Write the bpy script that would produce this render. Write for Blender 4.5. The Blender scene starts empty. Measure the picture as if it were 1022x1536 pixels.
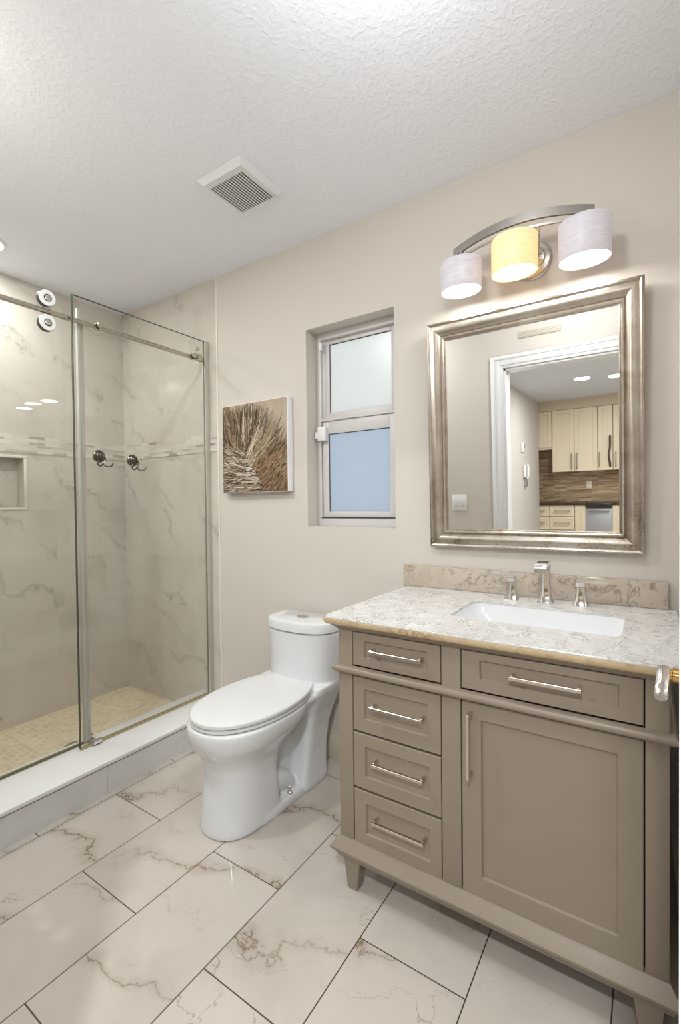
import bpy, bmesh, math, random
from mathutils import Vector, Matrix, noise as mnoise
random.seed(7)
PI = math.pi
C = bpy.context.scene.collection
sc = bpy.context.scene

# ------------------------------------------------------------------ camera
F_PX, YAW, PITCH, ROLL = 697.96, 0.583227, -0.0160214, -0.0105798
CAM = Vector((1.2962, -1.8700, 1.2478))
fw = Vector((-math.sin(YAW) * math.cos(PITCH), math.cos(YAW) * math.cos(PITCH), math.sin(PITCH)))
rt = fw.cross(Vector((0, 0, 1))).normalized()
up = rt.cross(fw)
r2 = rt * math.cos(ROLL) + up * math.sin(ROLL)
u2 = -rt * math.sin(ROLL) + up * math.cos(ROLL)
cam_data = bpy.data.cameras.new('camera')
cam = bpy.data.objects.new('camera', cam_data)
C.objects.link(cam)
M = Matrix((r2, u2, -fw)).transposed().to_4x4()
M.translation = CAM
cam.matrix_world = M
cam_data.sensor_fit = 'VERTICAL'
cam_data.sensor_height = 36
cam_data.lens = F_PX / 1536 * 36
cam_data.clip_start = 0.02
sc.camera = cam

# ------------------------------------------------------------------ view, world, lamps
sc.view_settings.view_transform = 'Standard'
sc.view_settings.look = 'None'
sc.view_settings.gamma = 1
sc.view_settings.use_curve_mapping = False
sc.view_settings.exposure = 1.03
W = bpy.data.worlds.new('world')
sc.world = W
W.use_nodes = True
W.node_tree.nodes['Background'].inputs[0].default_value = (0.62, 0.80, 0.88, 1)
W.node_tree.nodes['Background'].inputs[1].default_value = 1.85


def lamp(name, kind, loc, power, color, size=0.1, rot=(0, 0, 0), spread=PI):
    l = bpy.data.lights.new(name, kind)
    l.energy = power
    l.color = color
    if kind == 'AREA':
        l.shape = 'DISK'
        l.size = size
        l.spread = spread
    else:
        l.shadow_soft_size = size
    o = bpy.data.objects.new(name, l)
    o.location = loc
    o.rotation_euler = rot
    C.objects.link(o)
    return o


NEUTRAL = (0.95, 0.99, 1.0)
ZC = 2.563           # bathroom ceiling
ZH = 2.372           # hall and kitchen ceiling
YF = -1.60           # bathroom side of the wall with the doorway
YH = -1.72           # hall side of it
XL, XR = -1.724, 1.46
# recessed downlights (the discs that carry them are built further down)
DOWN = [(-1.43, -0.90, ZC, 3.8, 0.15), (0.71, -3.88, ZH, 5, 0.15), (1.025, -4.00, ZH, 5, 0.15),
        (1.35, -2.45, ZH, 19, 0.15), (2.25, -3.5, ZH, 9, 0.15), (-0.42, -1.40, ZC, 8, 0.15)]  # this row: unseen fixtures added to brighten the rooms
ADDED_DOME = (0.90, -1.10, ZC - 0.16)  # unseen dome light, added to even out the bathroom brightness
lamp('added_dome_lamp', 'POINT', ADDED_DOME, 6.4, (0.95, 0.99, 1.0), 0.08)
for i, (x, y, z, p, s) in enumerate(DOWN):
    lamp('downlight_lamp', 'AREA', (x, y, z - 0.012), p, NEUTRAL, s, spread=PI)


# ------------------------------------------------------------------ helpers
def lin(c):
    def f(v):
        v = v / 255.0
        return v / 12.92 if v <= 0.04045 else ((v + 0.055) / 1.055) ** 2.4
    return (f(c[0]), f(c[1]), f(c[2]), 1)


def newmat(name):
    m = bpy.data.materials.new(name)
    m.use_nodes = True
    nt = m.node_tree
    return m, nt, nt.nodes['Principled BSDF']


def simple(name, col, rough=0.5, metal=0.0, spec=0.5, bump=0, bscale=100, coat=0, var=0):
    m, nt, b = newmat(name)
    b.inputs['Base Color'].default_value = lin(col)
    b.inputs['Roughness'].default_value = rough
    b.inputs['Metallic'].default_value = metal
    b.inputs['Specular IOR Level'].default_value = spec
    b.inputs['Coat Weight'].default_value = coat
    N = nt.nodes
    L = nt.links
    g = N.new('ShaderNodeNewGeometry')
    n = N.new('ShaderNodeTexNoise')
    n.inputs['Scale'].default_value = bscale
    n.inputs['Detail'].default_value = 3
    L.new(g.outputs['Position'], n.inputs['Vector'])
    if bump:
        bp = N.new('ShaderNodeBump')
        bp.inputs['Strength'].default_value = bump
        bp.inputs['Distance'].default_value = 0.002
        L.new(n.outputs['Fac'], bp.inputs['Height'])
        L.new(bp.outputs['Normal'], b.inputs['Normal'])
    if var:
        mx = N.new('ShaderNodeMixRGB')
        mx.inputs[1].default_value = lin(col)
        mx.inputs[2].default_value = lin([max(0, v * (1 - var)) for v in col])
        L.new(n.outputs['Fac'], mx.inputs[0])
        L.new(mx.outputs[0], b.inputs['Base Color'])
    return m


class G:
    """small node graph helper"""
    def __init__(s, nt):
        s.nt = nt

    def n(s, t, **kw):
        x = s.nt.nodes.new(t)
        for k, v in kw.items():
            setattr(x, k, v)
        return x

    def l(s, a, b):
        s.nt.links.new(a, b)

    def math(s, op, a, b=None, c=None, clamp=False):
        x = s.n('ShaderNodeMath', operation=op)
        x.use_clamp = clamp
        for i, v in enumerate((a, b, c)):
            if v is None:
                continue
            if isinstance(v, (int, float)):
                x.inputs[i].default_value = v
            else:
                s.l(v, x.inputs[i])
        return x.outputs[0]

    def noise4(s, vec, w, scale, detail=4, dist=0.0, rough=0.5):
        x = s.n('ShaderNodeTexNoise', noise_dimensions='4D')
        x.inputs['Scale'].default_value = scale
        x.inputs['Detail'].default_value = detail
        x.inputs['Distortion'].default_value = dist
        x.inputs['Roughness'].default_value = rough
        s.l(vec, x.inputs['Vector'])
        if w is not None:
            s.l(w, x.inputs['W'])
        return x.outputs['Fac']

    def ramp(s, fac, stops):
        x = s.n('ShaderNodeValToRGB')
        e = x.color_ramp.elements
        while len(e) < len(stops):
            e.new(0.5)
        for i, (p, c) in enumerate(stops):
            e[i].position = p
            e[i].color = c
        s.l(fac, x.inputs[0])
        return x.outputs[0]

    def mix(s, f, a, b):
        x = s.n('ShaderNodeMixRGB')
        for i, v in enumerate((f, a, b)):
            if isinstance(v, (int, float)):
                x.inputs[i].default_value = v
            elif isinstance(v, tuple):
                x.inputs[i].default_value = v
            else:
                s.l(v, x.inputs[i])
        return x.outputs[0]


def band(g, fac, width):
    """thin line where a noise field crosses one half"""
    d = g.math('ABSOLUTE', g.math('SUBTRACT', fac, 0.5))
    return g.math('SUBTRACT', 1.0, g.math('DIVIDE', d, width), clamp=True)


def marble(name, base, vein, cloud, uv, tile, off, grout, gcol, rough=0.1, vs=1.6, vw=0.012, vamt=0.9,
           mask_lo=0.5, offset=0.5, stretch=(1, 1, 1), gap_soft=0.1, camt=0.6, vdir=(0.9, -0.45), vfreq=2.2):
    """tiled polished marble; uv = the two world axes, tile = (width,height)"""
    m, nt, b = newmat(name)
    g = G(nt)
    geo = g.n('ShaderNodeNewGeometry')
    sp = g.n('ShaderNodeSeparateXYZ')
    g.l(geo.outputs['Position'], sp.inputs[0])
    U = g.math('SUBTRACT', sp.outputs[uv[0]], off[0])
    V = g.math('SUBTRACT', sp.outputs[uv[1]], off[1])
    cb = g.n('ShaderNodeCombineXYZ')
    g.l(U, cb.inputs[0])
    g.l(V, cb.inputs[1])
    br = g.n('ShaderNodeTexBrick')
    br.offset = offset
    br.inputs['Scale'].default_value = 1
    br.inputs['Brick Width'].default_value = tile[0]
    br.inputs['Row Height'].default_value = tile[1]
    br.inputs['Mortar Size'].default_value = grout
    br.inputs['Mortar Smooth'].default_value = gap_soft
    br.inputs['Color1'].default_value = (0, 0, 0, 1)
    br.inputs['Color2'].default_value = (1, 1, 1, 1)
    br.inputs['Mortar'].default_value = (0.5, 0.5, 0.5, 1)
    g.l(cb.outputs[0], br.inputs['Vector'])
    w = g.math('MULTIPLY', br.outputs['Color'], 37.0)
    mp = g.n('ShaderNodeMapping')
    mp.inputs['Scale'].default_value = stretch
    mp.inputs['Rotation'].default_value = (0.3, 0.2, 0.7)
    g.l(geo.outputs['Position'], mp.inputs[0])
    P = mp.outputs[0]
    f1 = g.noise4(P, w, vs, 5, 0.55, 0.5)
    f2 = g.noise4(P, w, vs * 2.1, 4, 0.7, 0.55)
    mk = g.noise4(P, g.math('ADD', w, 5.0), vs * 0.9, 2)
    mask = g.math('MULTIPLY', g.math('SUBTRACT', mk, mask_lo), 6.0, clamp=True)
    # long running veins: warped parallel lines, broken up by a mask
    LU = g.math('ADD', g.math('MULTIPLY', U, vdir[0]), g.math('MULTIPLY', V, vdir[1]))
    w1 = g.noise4(P, w, vs * 1.3, 7, 0.3, 0.62)
    w2 = g.noise4(P, g.math('ADD', w, 3.0), vs * 2.2, 6, 0.4, 0.6)
    tj = g.math('ADD', g.math('MULTIPLY', LU, vfreq), g.math('MULTIPLY', w, 0.713))
    t1 = g.math('ADD', tj, g.math('MULTIPLY', g.math('SUBTRACT', w1, 0.5), 1.7))
    t2 = g.math('ADD', g.math('MULTIPLY', tj, 1.9), g.math('MULTIPLY', g.math('SUBTRACT', w2, 0.5), 3.0))
    s1 = g.math('FRACT', t1)
    s2 = g.math('FRACT', t2)
    mk2 = g.math('MULTIPLY', g.math('SUBTRACT', w2, 0.42), 6.0, clamp=True)
    v1 = g.math('MULTIPLY', band(g, s1, vw), mask)
    v2 = g.math('MULTIPLY', g.math('MULTIPLY', band(g, s2, vw * 1.3), g.math('MULTIPLY', mask, mk2)), 0.55)
    v3 = g.math('MULTIPLY', g.math('MULTIPLY', band(g, s1, vw * 6), mask), 0.32)
    vv = g.math('MAXIMUM', g.math('MAXIMUM', v1, v2), v3)
    vv = g.math('MULTIPLY', vv, vamt)
    cl = g.noise4(P, g.math('ADD', w, 11.0), vs * 1.4, 4, 0.6)
    cm = g.math('MULTIPLY', g.math('MULTIPLY', g.math('SUBTRACT', cl, 0.5), 4.0, clamp=True), camt)
    col = g.mix(cm, lin(base), lin(cloud))
    col = g.mix(vv, col, lin(vein))
    col = g.mix(br.outputs['Fac'], col, lin(gcol))
    g.l(col, b.inputs['Base Color'])
    g.l(g.math('ADD', g.math('MULTIPLY', br.outputs['Fac'], 0.5), rough), b.inputs['Roughness'])
    bp = g.n('ShaderNodeBump')
    bp.inputs['Strength'].default_value = 0.4
    bp.inputs['Distance'].default_value = 0.001
    bp.invert = True
    g.l(br.outputs['Fac'], bp.inputs['Height'])
    g.l(bp.outputs[0], b.inputs['Normal'])
    return m


def brickmat(name, cols, uv, tile, grout, gcol, rough=0.35, off=(0, 0), offset=0.5, fade=0.0):
    m, nt, b = newmat(name)
    g = G(nt)
    geo = g.n('ShaderNodeNewGeometry')
    sp = g.n('ShaderNodeSeparateXYZ')
    g.l(geo.outputs['Position'], sp.inputs[0])
    cb = g.n('ShaderNodeCombineXYZ')
    g.l(g.math('SUBTRACT', sp.outputs[uv[0]], off[0]), cb.inputs[0])
    g.l(g.math('SUBTRACT', sp.outputs[uv[1]], off[1]), cb.inputs[1])
    br = g.n('ShaderNodeTexBrick')
    br.offset = offset
    br.inputs['Scale'].default_value = 1
    br.inputs['Brick Width'].default_value = tile[0]
    br.inputs['Row Height'].default_value = tile[1]
    br.inputs['Mortar Size'].default_value = grout
    br.inputs['Color1'].default_value = (0, 0, 0, 1)
    br.inputs['Color2'].default_value = (1, 1, 1, 1)
    br.inputs['Mortar'].default_value = (0, 0, 0, 1)
    g.l(cb.outputs[0], br.inputs['Vector'])
    n = len(cols)
    col = g.ramp(br.outputs['Color'], [(i / (n - 1), lin(c)) for i, c in enumerate(cols)])
    ns = g.noise4(geo.outputs['Position'], None, 60, 3)
    col = g.mix(g.math('MULTIPLY', ns, 0.15), col, lin(gcol))
    col = g.mix(br.outputs['Fac'], col, lin(gcol))
    g.l(col, b.inputs['Base Color'])
    b.inputs['Roughness'].default_value = rough
    return m


def stone(name, base, vein, dark, rough=0.12, scale=9, amt=0.8):
    m, nt, b = newmat(name)
    g = G(nt)
    geo = g.n('ShaderNodeNewGeometry')
    P = geo.outputs['Position']
    f1 = g.noise4(P, None, scale, 8, 1.6, 0.6)
    f2 = g.noise4(P, None, scale * 2.3, 7, 2.0, 0.6)
    f3 = g.noise4(P, None, scale * 0.6, 3, 0.5)
    mask = g.math('MULTIPLY', g.math('SUBTRACT', f3, 0.36), 4.0, clamp=True)
    v1 = g.math('MULTIPLY', band(g, f1, 0.035), mask)
    v2 = g.math('MULTIPLY', band(g, f2, 0.03), 0.6)
    cl = g.math('MULTIPLY', g.math('SUBTRACT', f1, 0.45), 3.0, clamp=True)
    col = g.mix(g.math('MULTIPLY', cl, amt * 0.7), lin(base), lin(vein))
    col = g.mix(g.math('MULTIPLY', v2, amt * 0.8), col, lin(vein))
    col = g.mix(g.math('MULTIPLY', v1, amt), col, lin(dark))
    g.l(col, b.inputs['Base Color'])
    b.inputs['Roughness'].default_value = rough
    return m


def glass(name, tint, refl=1.0, haze=0.0, rough=0.0):
    m = bpy.data.materials.new(name)
    m.use_nodes = True
    nt = m.node_tree
    nt.nodes.clear()
    g = G(nt)
    out = g.n('ShaderNodeOutputMaterial')
    tr = g.n('ShaderNodeBsdfTransparent')
    tr.inputs[0].default_value = tint
    gl = g.n('ShaderNodeBsdfGlossy')
    gl.inputs['Roughness'].default_value = rough
    fr = g.n('ShaderNodeFresnel')
    fr.inputs[0].default_value = 1.5
    mx = g.n('ShaderNodeMixShader')
    geo = g.n('ShaderNodeNewGeometry')
    front = g.math('SUBTRACT', 1.0, geo.outputs['Backfacing'])
    g.l(g.math('MULTIPLY', g.math('MULTIPLY', fr.outputs[0], refl), front), mx.inputs[0])
    g.l(tr.outputs[0], mx.inputs[1])
    g.l(gl.outputs[0], mx.inputs[2])
    g.l(mx.outputs[0], out.inputs[0])
    return m


MAT = {}
MAT['paint'] = simple('wall_paint', (209, 202, 193), 0.75, spec=0.25, bump=0.15, bscale=220)
MAT['hallpaint'] = simple('hall_wall_paint', (206, 200, 192), 0.75, spec=0.25, bump=0.1, bscale=200)
MAT['white'] = simple('white_gloss_paint', (232, 232, 232), 0.3)
MAT['vinyl'] = simple('window_vinyl', (208, 204, 203), 0.4)
MAT['porcelain'] = simple('porcelain', (222, 223, 225), 0.06, spec=0.6, coat=0.3)
MAT['seat'] = simple('seat_plastic', (222, 222, 222), 0.14)
MAT['vanity'] = simple('taupe_lacquer', (146, 133, 117), 0.38, var=0.06, bscale=6)
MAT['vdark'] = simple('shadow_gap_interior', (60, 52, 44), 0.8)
MAT['nickel'] = simple('brushed_nickel', (205, 198, 188), 0.24, metal=1)
MAT['chrome'] = simple('chrome', (225, 222, 220), 0.08, metal=1)
MAT['rail'] = simple('warm_nickel', (198, 192, 178), 0.2, metal=1)
MAT['hook'] = simple('dark_nickel', (112, 104, 96), 0.25, metal=1)
MAT['brass'] = simple('brass', (205, 165, 105), 0.2, metal=1)
MAT['barmetal'] = simple('satin_nickel_bar', (158, 152, 146), 0.32, metal=1)
MAT['vent'] = simple('white_plastic', (222, 222, 222), 0.5)
MAT['black'] = simple('dark_recess', (22, 22, 22), 0.9)
MAT['alu'] = simple('anodised_aluminium', (202, 197, 187), 0.35, metal=0.4)
MAT['cream'] = simple('cream_cabinet', (226, 212, 186), 0.45)
MAT['mirror'] = simple('mirror_silver', (245, 245, 243), 0.0, metal=1)
MAT['darkstone'] = simple('dark_granite', (78, 58, 40), 0.2, var=0.5, bscale=60)
MAT['steel'] = simple('stainless_steel', (170, 172, 176), 0.4, metal=0.6)
MAT['canvas'] = simple('canvas_edge', (240, 240, 243), 0.7)
MAT['slab'] = simple('white_stone_slab', (232, 232, 232), 0.2)
MAT['wheel'] = simple('polished_wheel_face', (224, 224, 222), 0.3, metal=0.35)
MAT['seal'] = simple('clear_vinyl_seal', (196, 196, 188), 0.3)
MAT['gasket_and_gap'] = simple('dark_gasket_and_gap', (40, 44, 50), 0.6)
MAT['floor'] = marble('marble_floor_tile', (198, 189, 179), (124, 103, 74), (174, 165, 156), (1, 0), (0.61, 0.3092),
                      (-1.049, -0.0130), 0.0018, (70, 58, 44), rough=0.06, vs=1.9, vw=0.019, vamt=1.0, mask_lo=0.37, vdir=(0.93, -0.36), vfreq=2.6, camt=0.85)
MAT['walltile_b'] = marble('marble_wall_tile', (206, 199, 188), (134, 126, 115), (188, 181, 170), (0, 2), (0.61, 0.301),
                           (-1.03, 0.03), 0.0009, (186, 179, 169), rough=0.1, vs=2.6, vw=0.016, vamt=0.75, mask_lo=0.38, vdir=(0.6, 0.8), vfreq=2.6, camt=0.8)
MAT['walltile_l'] = marble('marble_wall_tile_side', (206, 199, 188), (134, 126, 115), (188, 181, 170), (1, 2), (0.61, 0.301),
                           (-0.45, 0.03), 0.0009, (186, 179, 169), rough=0.1, vs=2.6, vw=0.016, vamt=0.75, mask_lo=0.38, vdir=(0.6, 0.8), vfreq=2.6, camt=0.8)
MAT['curb'] = marble('marble_curb_tile', (226, 226, 226), (170, 170, 172), (204, 205, 207), (1, 2), (0.61, 0.5),
                     (-0.455, -0.2), 0.0012, (180, 180, 180), rough=0.1, vs=4, vw=0.03, vamt=0.6, vdir=(0.6, 0.8))
MAT['pan'] = brickmat('mosaic_shower_floor', [(208, 190, 156), (222, 208, 178), (200, 180, 144), (226, 214, 188)], (1, 0),
                      (0.027, 0.027), 0.002, (226, 214, 190), rough=0.4, offset=0.0)
MAT['band_b'] = brickmat('mosaic_accent', [(206, 199, 188), (158, 148, 135), (214, 208, 198), (200, 192, 180), (204, 197, 186), (218, 213, 204), (210, 203, 192)],
                         (0, 2), (0.085, 0.0168), 0.0008, (214, 206, 194), rough=0.2, off=(0, 1.566))
MAT['band_l'] = brickmat('mosaic_accent_side', [(206, 199, 188), (158, 148, 135), (214, 208, 198), (200, 192, 180), (204, 197, 186), (218, 213, 204), (210, 203, 192)],
                         (1, 2), (0.085, 0.0168), 0.0008, (214, 206, 194), rough=0.2, off=(0, 1.566))
MAT['ksplash'] = brickmat('kitchen_mosaic', [(150, 122, 92), (196, 176, 146), (128, 100, 72), (176, 150, 118), (164, 138, 108), (120, 92, 66)],
                          (0, 2), (0.16, 0.018), 0.001, (168, 148, 120), rough=0.25)
MAT['counter'] = stone('vanity_marble_top', (216, 215, 213), (178, 172, 167), (112, 106, 102), scale=24, amt=0.75)
MAT['counteredge'] = stone('vanity_marble_edge', (206, 184, 150), (190, 162, 122), (150, 120, 86), scale=9, amt=0.8)
MAT['splash'] = stone('vanity_marble_splash', (196, 184, 170), (176, 157, 141), (136, 114, 98), scale=13, amt=0.85)
MAT['glass'] = glass('shower_glass', (0.982, 0.984, 0.974, 1), 1.0)
MAT['hallfloor'] = MAT['floor']


def ceiling_mat():
    m, nt, b = newmat('textured_ceiling')
    g = G(nt)
    geo = g.n('ShaderNodeNewGeometry')
    f1 = g.noise4(geo.outputs['Position'], None, 55, 4, 0.4)
    f2 = g.noise4(geo.outputs['Position'], None, 130, 3, 0.2)
    k = g.math('MULTIPLY', g.math('SUBTRACT', f1, 0.47), 7.0, clamp=True)
    h = g.math('ADD', k, g.math('MULTIPLY', f2, 0.4))
    bp = g.n('ShaderNodeBump')
    bp.inputs['Strength'].default_value = 0.4
    bp.inputs['Distance'].default_value = 0.0019
    g.l(h, bp.inputs['Height'])
    g.l(bp.outputs[0], b.inputs['Normal'])
    b.inputs['Base Color'].default_value = lin((240, 242, 248))
    b.inputs['Roughness'].default_value = 0.8
    b.inputs['Specular IOR Level'].default_value = 0.2
    return m


MAT['ceil'] = ceiling_mat()


def frame_mat():
    m, nt, b = newmat('champagne_silver_leaf')
    g = G(nt)
    geo = g.n('ShaderNodeNewGeometry')
    P = geo.outputs['Position']
    sp = g.n('ShaderNodeSeparateXYZ')
    g.l(P, sp.inputs[0])
    f = g.noise4(P, None, 9, 6, 0.5, 0.7)
    s = g.noise4(P, None, 160, 4, 0.3, 0.7)
    # worn speckles towards the foot of the frame
    lowz = g.math('MULTIPLY', g.math('SUBTRACT', 1.32, sp.outputs[2]), 3.5, clamp=True)
    wear = g.math('MULTIPLY', g.math('SUBTRACT', g.math('ADD', s, g.math('MULTIPLY', g.math('SUBTRACT', f, 0.5), 0.6)), 0.56), 14.0, clamp=True)
    wear = g.math('MULTIPLY', wear, g.math('ADD', g.math('MULTIPLY', lowz, 0.85), 0.05))
    col = g.mix(g.math('MULTIPLY', g.math('SUBTRACT', f, 0.35), 2.0, clamp=True), lin((190, 182, 172)), lin((140, 124, 102)))
    col = g.mix(wear, col, lin((74, 62, 48)))
    g.l(col, b.inputs['Base Color'])
    b.inputs['Metallic'].default_value = 0.9
    b.inputs['Roughness'].default_value = 0.3
    return m


MAT['frame'] = frame_mat()


def pane_mat(name, tint):
    m = bpy.data.materials.new(name)
    m.use_nodes = True
    nt = m.node_tree
    nt.nodes.clear()
    g = G(nt)
    out = g.n('ShaderNodeOutputMaterial')
    t = g.n('ShaderNodeBsdfTranslucent')
    t.inputs[0].default_value = tint
    gl = g.n('ShaderNodeBsdfGlossy')
    gl.inputs['Roughness'].default_value = 0.25
    fr = g.n('ShaderNodeFresnel')
    fr.inputs[0].default_value = 1.45
    mx = g.n('ShaderNodeMixShader')
    g.l(fr.outputs[0], mx.inputs[0])
    g.l(t.outputs[0], mx.inputs[1])
    g.l(gl.outputs[0], mx.inputs[2])
    g.l(mx.outputs[0], out.inputs[0])
    return m


MAT['pane_hi'] = pane_mat('frosted_glass_upper', (0.76, 0.70, 0.66, 1))
MAT['pane_lo'] = pane_mat('frosted_glass_lower', (0.60, 0.59, 0.62, 1))


def shade_mat(name, col, estr, ecol):
    m, nt, b = newmat(name)
    g = G(nt)
    geo = g.n('ShaderNodeNewGeometry')
    mp = g.n('ShaderNodeMapping')
    mp.inputs['Scale'].default_value = (1, 1, 9)
    g.l(geo.outputs['Position'], mp.inputs[0])
    f = g.noise4(mp.outputs[0], None, 26, 6, 0.8, 0.65)
    c = g.mix(g.math('MULTIPLY', g.math('SUBTRACT', f, 0.35), 2.2, clamp=True), lin(col), lin([v * 0.86 for v in col]))
    g.l(c, b.inputs['Base Color'])
    b.inputs['Roughness'].default_value = 0.4
    g.l(g.mix(g.math('MULTIPLY', g.math('SUBTRACT', f, 0.35), 2.2, clamp=True), lin(ecol), lin([v * 0.85 for v in ecol])), b.inputs['Emission Color'])
    b.inputs['Emission Strength'].default_value = estr
    return m


MAT['shade_cool'] = shade_mat('frosted_lamp_shade', (200, 196, 202), 0.12, (232, 222, 232))
MAT['shade_warm'] = shade_mat('glowing_lamp_shade', (228, 205, 170), 0.36, (255, 206, 132))


def emit(name, col, s):
    m, nt, b = newmat(name)
    b.inputs['Base Color'].default_value = (0.9, 0.9, 0.9, 1)
    b.inputs['Emission Color'].default_value = col
    b.inputs['Emission Strength'].default_value = s
    return m


MAT['diff'] = emit('lit_diffuser', (1, 0.96, 0.92, 1), 14.0)
MAT['can'] = emit('lit_downlight_lens', (1, 0.98, 0.95, 1), 4.0)


# ---- mesh building
def merge(dst, src):
    me = bpy.data.meshes.new('tmp')
    src.to_mesh(me)
    dst.from_mesh(me)
    bpy.data.meshes.remove(me)
    src.free()


def box(bm, x0, x1, y0, y1, z0, z1, bev=0.0, seg=2):
    t = bmesh.new()
    bmesh.ops.create_cube(t, size=1)
    for v in t.verts:
        v.co = Vector(((x0 + x1) / 2 + v.co.x * (x1 - x0), (y0 + y1) / 2 + v.co.y * (y1 - y0), (z0 + z1) / 2 + v.co.z * (z1 - z0)))
    if bev:
        bmesh.ops.bevel(t, geom=t.edges[:], offset=bev, segments=seg, profile=0.5, affect='EDGES')
    merge(bm, t)


def quad_prism(bm, bot, top):
    """bot, top: 4 points each (closed hexahedron)"""
    vs = [bm.verts.new(p) for p in bot] + [bm.verts.new(p) for p in top]
    n = len(bot)
    bm.faces.new(vs[:n][::-1])
    bm.faces.new(vs[n:])
    for i in range(n):
        j = (i + 1) % n
        bm.faces.new((vs[i], vs[j], vs[n + j], vs[n + i]))


def loft(bm, rings, cap=True, close=True):
    R = [[bm.verts.new(p) for p in r] for r in rings]
    n = len(rings[0])
    for a, b in zip(R[:-1], R[1:]):
        for i in range(n if close else n - 1):
            j = (i + 1) % n
            bm.faces.new((a[i], a[j], b[j], b[i]))
    if cap:
        bm.faces.new(R[0][::-1])
        bm.faces.new(R[-1])


def cyl(bm, p0, p1, r0, r1=None, seg=24, cap=True):
    r1 = r0 if r1 is None else r1
    p0, p1 = Vector(p0), Vector(p1)
    d = (p1 - p0).normalized()
    a = Vector((0, 0, 1)) if abs(d.z) < 0.9 else Vector((1, 0, 0))
    u = d.cross(a).normalized()
    v = d.cross(u)
    rs = []
    for p, r in ((p0, r0), (p1, r1)):
        rs.append([p + (u * math.cos(2 * PI * i / seg) + v * math.sin(2 * PI * i / seg)) * r for i in range(seg)])
    loft(bm, rs, cap)


def lathe(bm, p, axis, prof, seg=32):
    """prof: list of (distance along axis, radius)"""
    p = Vector(p)
    d = Vector(axis).normalized()
    a = Vector((0, 0, 1)) if abs(d.z) < 0.9 else Vector((1, 0, 0))
    u = d.cross(a).normalized()
    v = d.cross(u)
    rs = [[p + d * h + (u * math.cos(2 * PI * i / seg) + v * math.sin(2 * PI * i / seg)) * max(r, 1e-4) for i in range(seg)] for h, r in prof]
    loft(bm, rs, True)


def smooth_path(pts, n=6):
    out = []
    P = [Vector(p) for p in pts]
    P = [P[0] * 2 - P[1]] + P + [P[-1] * 2 - P[-2]]
    for i in range(1, len(P) - 2):
        for k in range(n):
            t = k / n
            a, b, c, d = P[i - 1:i + 3]
            out.append(0.5 * ((2 * b) + (c - a) * t + (2 * a - 5 * b + 4 * c - d) * t * t + (3 * b - a - 3 * c + d) * t ** 3))
    out.append(P[-2])
    return out


def tube(bm, pts, r, seg=12, n=6, rx=None, smooth=True):
    pts = smooth_path(pts, n) if smooth else [Vector(p) for p in pts]
    rings = []
    pu = None
    for i, p in enumerate(pts):
        d = (pts[min(i + 1, len(pts) - 1)] - pts[max(i - 1, 0)]).normalized()
        if pu is None:
            a = Vector((0, 0, 1)) if abs(d.z) < 0.9 else Vector((1, 0, 0))
            pu = d.cross(a).normalized()
        u = (pu - d * pu.dot(d)).normalized()
        pu = u
        v = d.cross(u)
        rr = r[min(int(i / (len(pts) - 1) * (len(r) - 1) + .5), len(r) - 1)] if isinstance(r, (list, tuple)) else r
        ra = rr if rx is None else rx
        rings.append([p + u * math.cos(2 * PI * k / seg) * ra + v * math.sin(2 * PI * k / seg) * rr for k in range(seg)])
    loft(bm, rings)


def obj(name, bm, mat, parent=None, smooth=True, ang=35, mats=None):
    bmesh.ops.recalc_face_normals(bm, faces=bm.faces[:])
    me = bpy.data.meshes.new(name)
    bm.to_mesh(me)
    bm.free()
    if parent is not None:
        w = Vector(parent.get('_w', (0, 0, 0)))
        me.transform(Matrix.Translation(-w))
    if smooth:
        me.shade_smooth()
        me.set_sharp_from_angle(angle=math.radians(ang))
    for m in (mats or [mat]):
        me.materials.append(m)
    o = bpy.data.objects.new(name, me)
    C.objects.link(o)
    if parent is not None:
        o.parent = parent
        o['_w'] = tuple(parent.get('_w', (0, 0, 0)))
    return o


def tag(o, label, cat, group=None):
    o['label'] = label
    o['category'] = cat
    if group:
        o['group'] = group
    return o


def thing(name, label, cat, loc, group=None):
    o = bpy.data.objects.new(name, None)
    C.objects.link(o)
    o.location = loc
    o.empty_display_size = 0.05
    o['_w'] = tuple(loc)
    return tag(o, label, cat, group) if label else o


def struct(o):
    o['kind'] = 'structure'
    return o


def cut(o, fn):
    """boolean subtract the box mesh made by fn(bm) from o"""
    bm = bmesh.new()
    fn(bm)
    bmesh.ops.recalc_face_normals(bm, faces=bm.faces[:])
    me = bpy.data.meshes.new('cutter')
    bm.to_mesh(me)
    bm.free()
    c = bpy.data.objects.new('cutter', me)
    C.objects.link(c)
    md = o.modifiers.new('b', 'BOOLEAN')
    md.operation = 'DIFFERENCE'
    md.solver = 'EXACT'
    md.object = c
    bpy.context.view_layer.update()
    dg = bpy.context.evaluated_depsgraph_get()
    nm = bpy.data.meshes.new_from_object(o.evaluated_get(dg))
    o.modifiers.clear()
    old = o.data
    nm.name = old.name
    o.data = nm
    bpy.data.objects.remove(c)
    bpy.data.meshes.remove(me)
    return o


def bx(name, *a, mat, parent=None, bev=0, **k):
    b = bmesh.new()
    box(b, *a, bev)
    return obj(name, b, mat, parent, **k)


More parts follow.
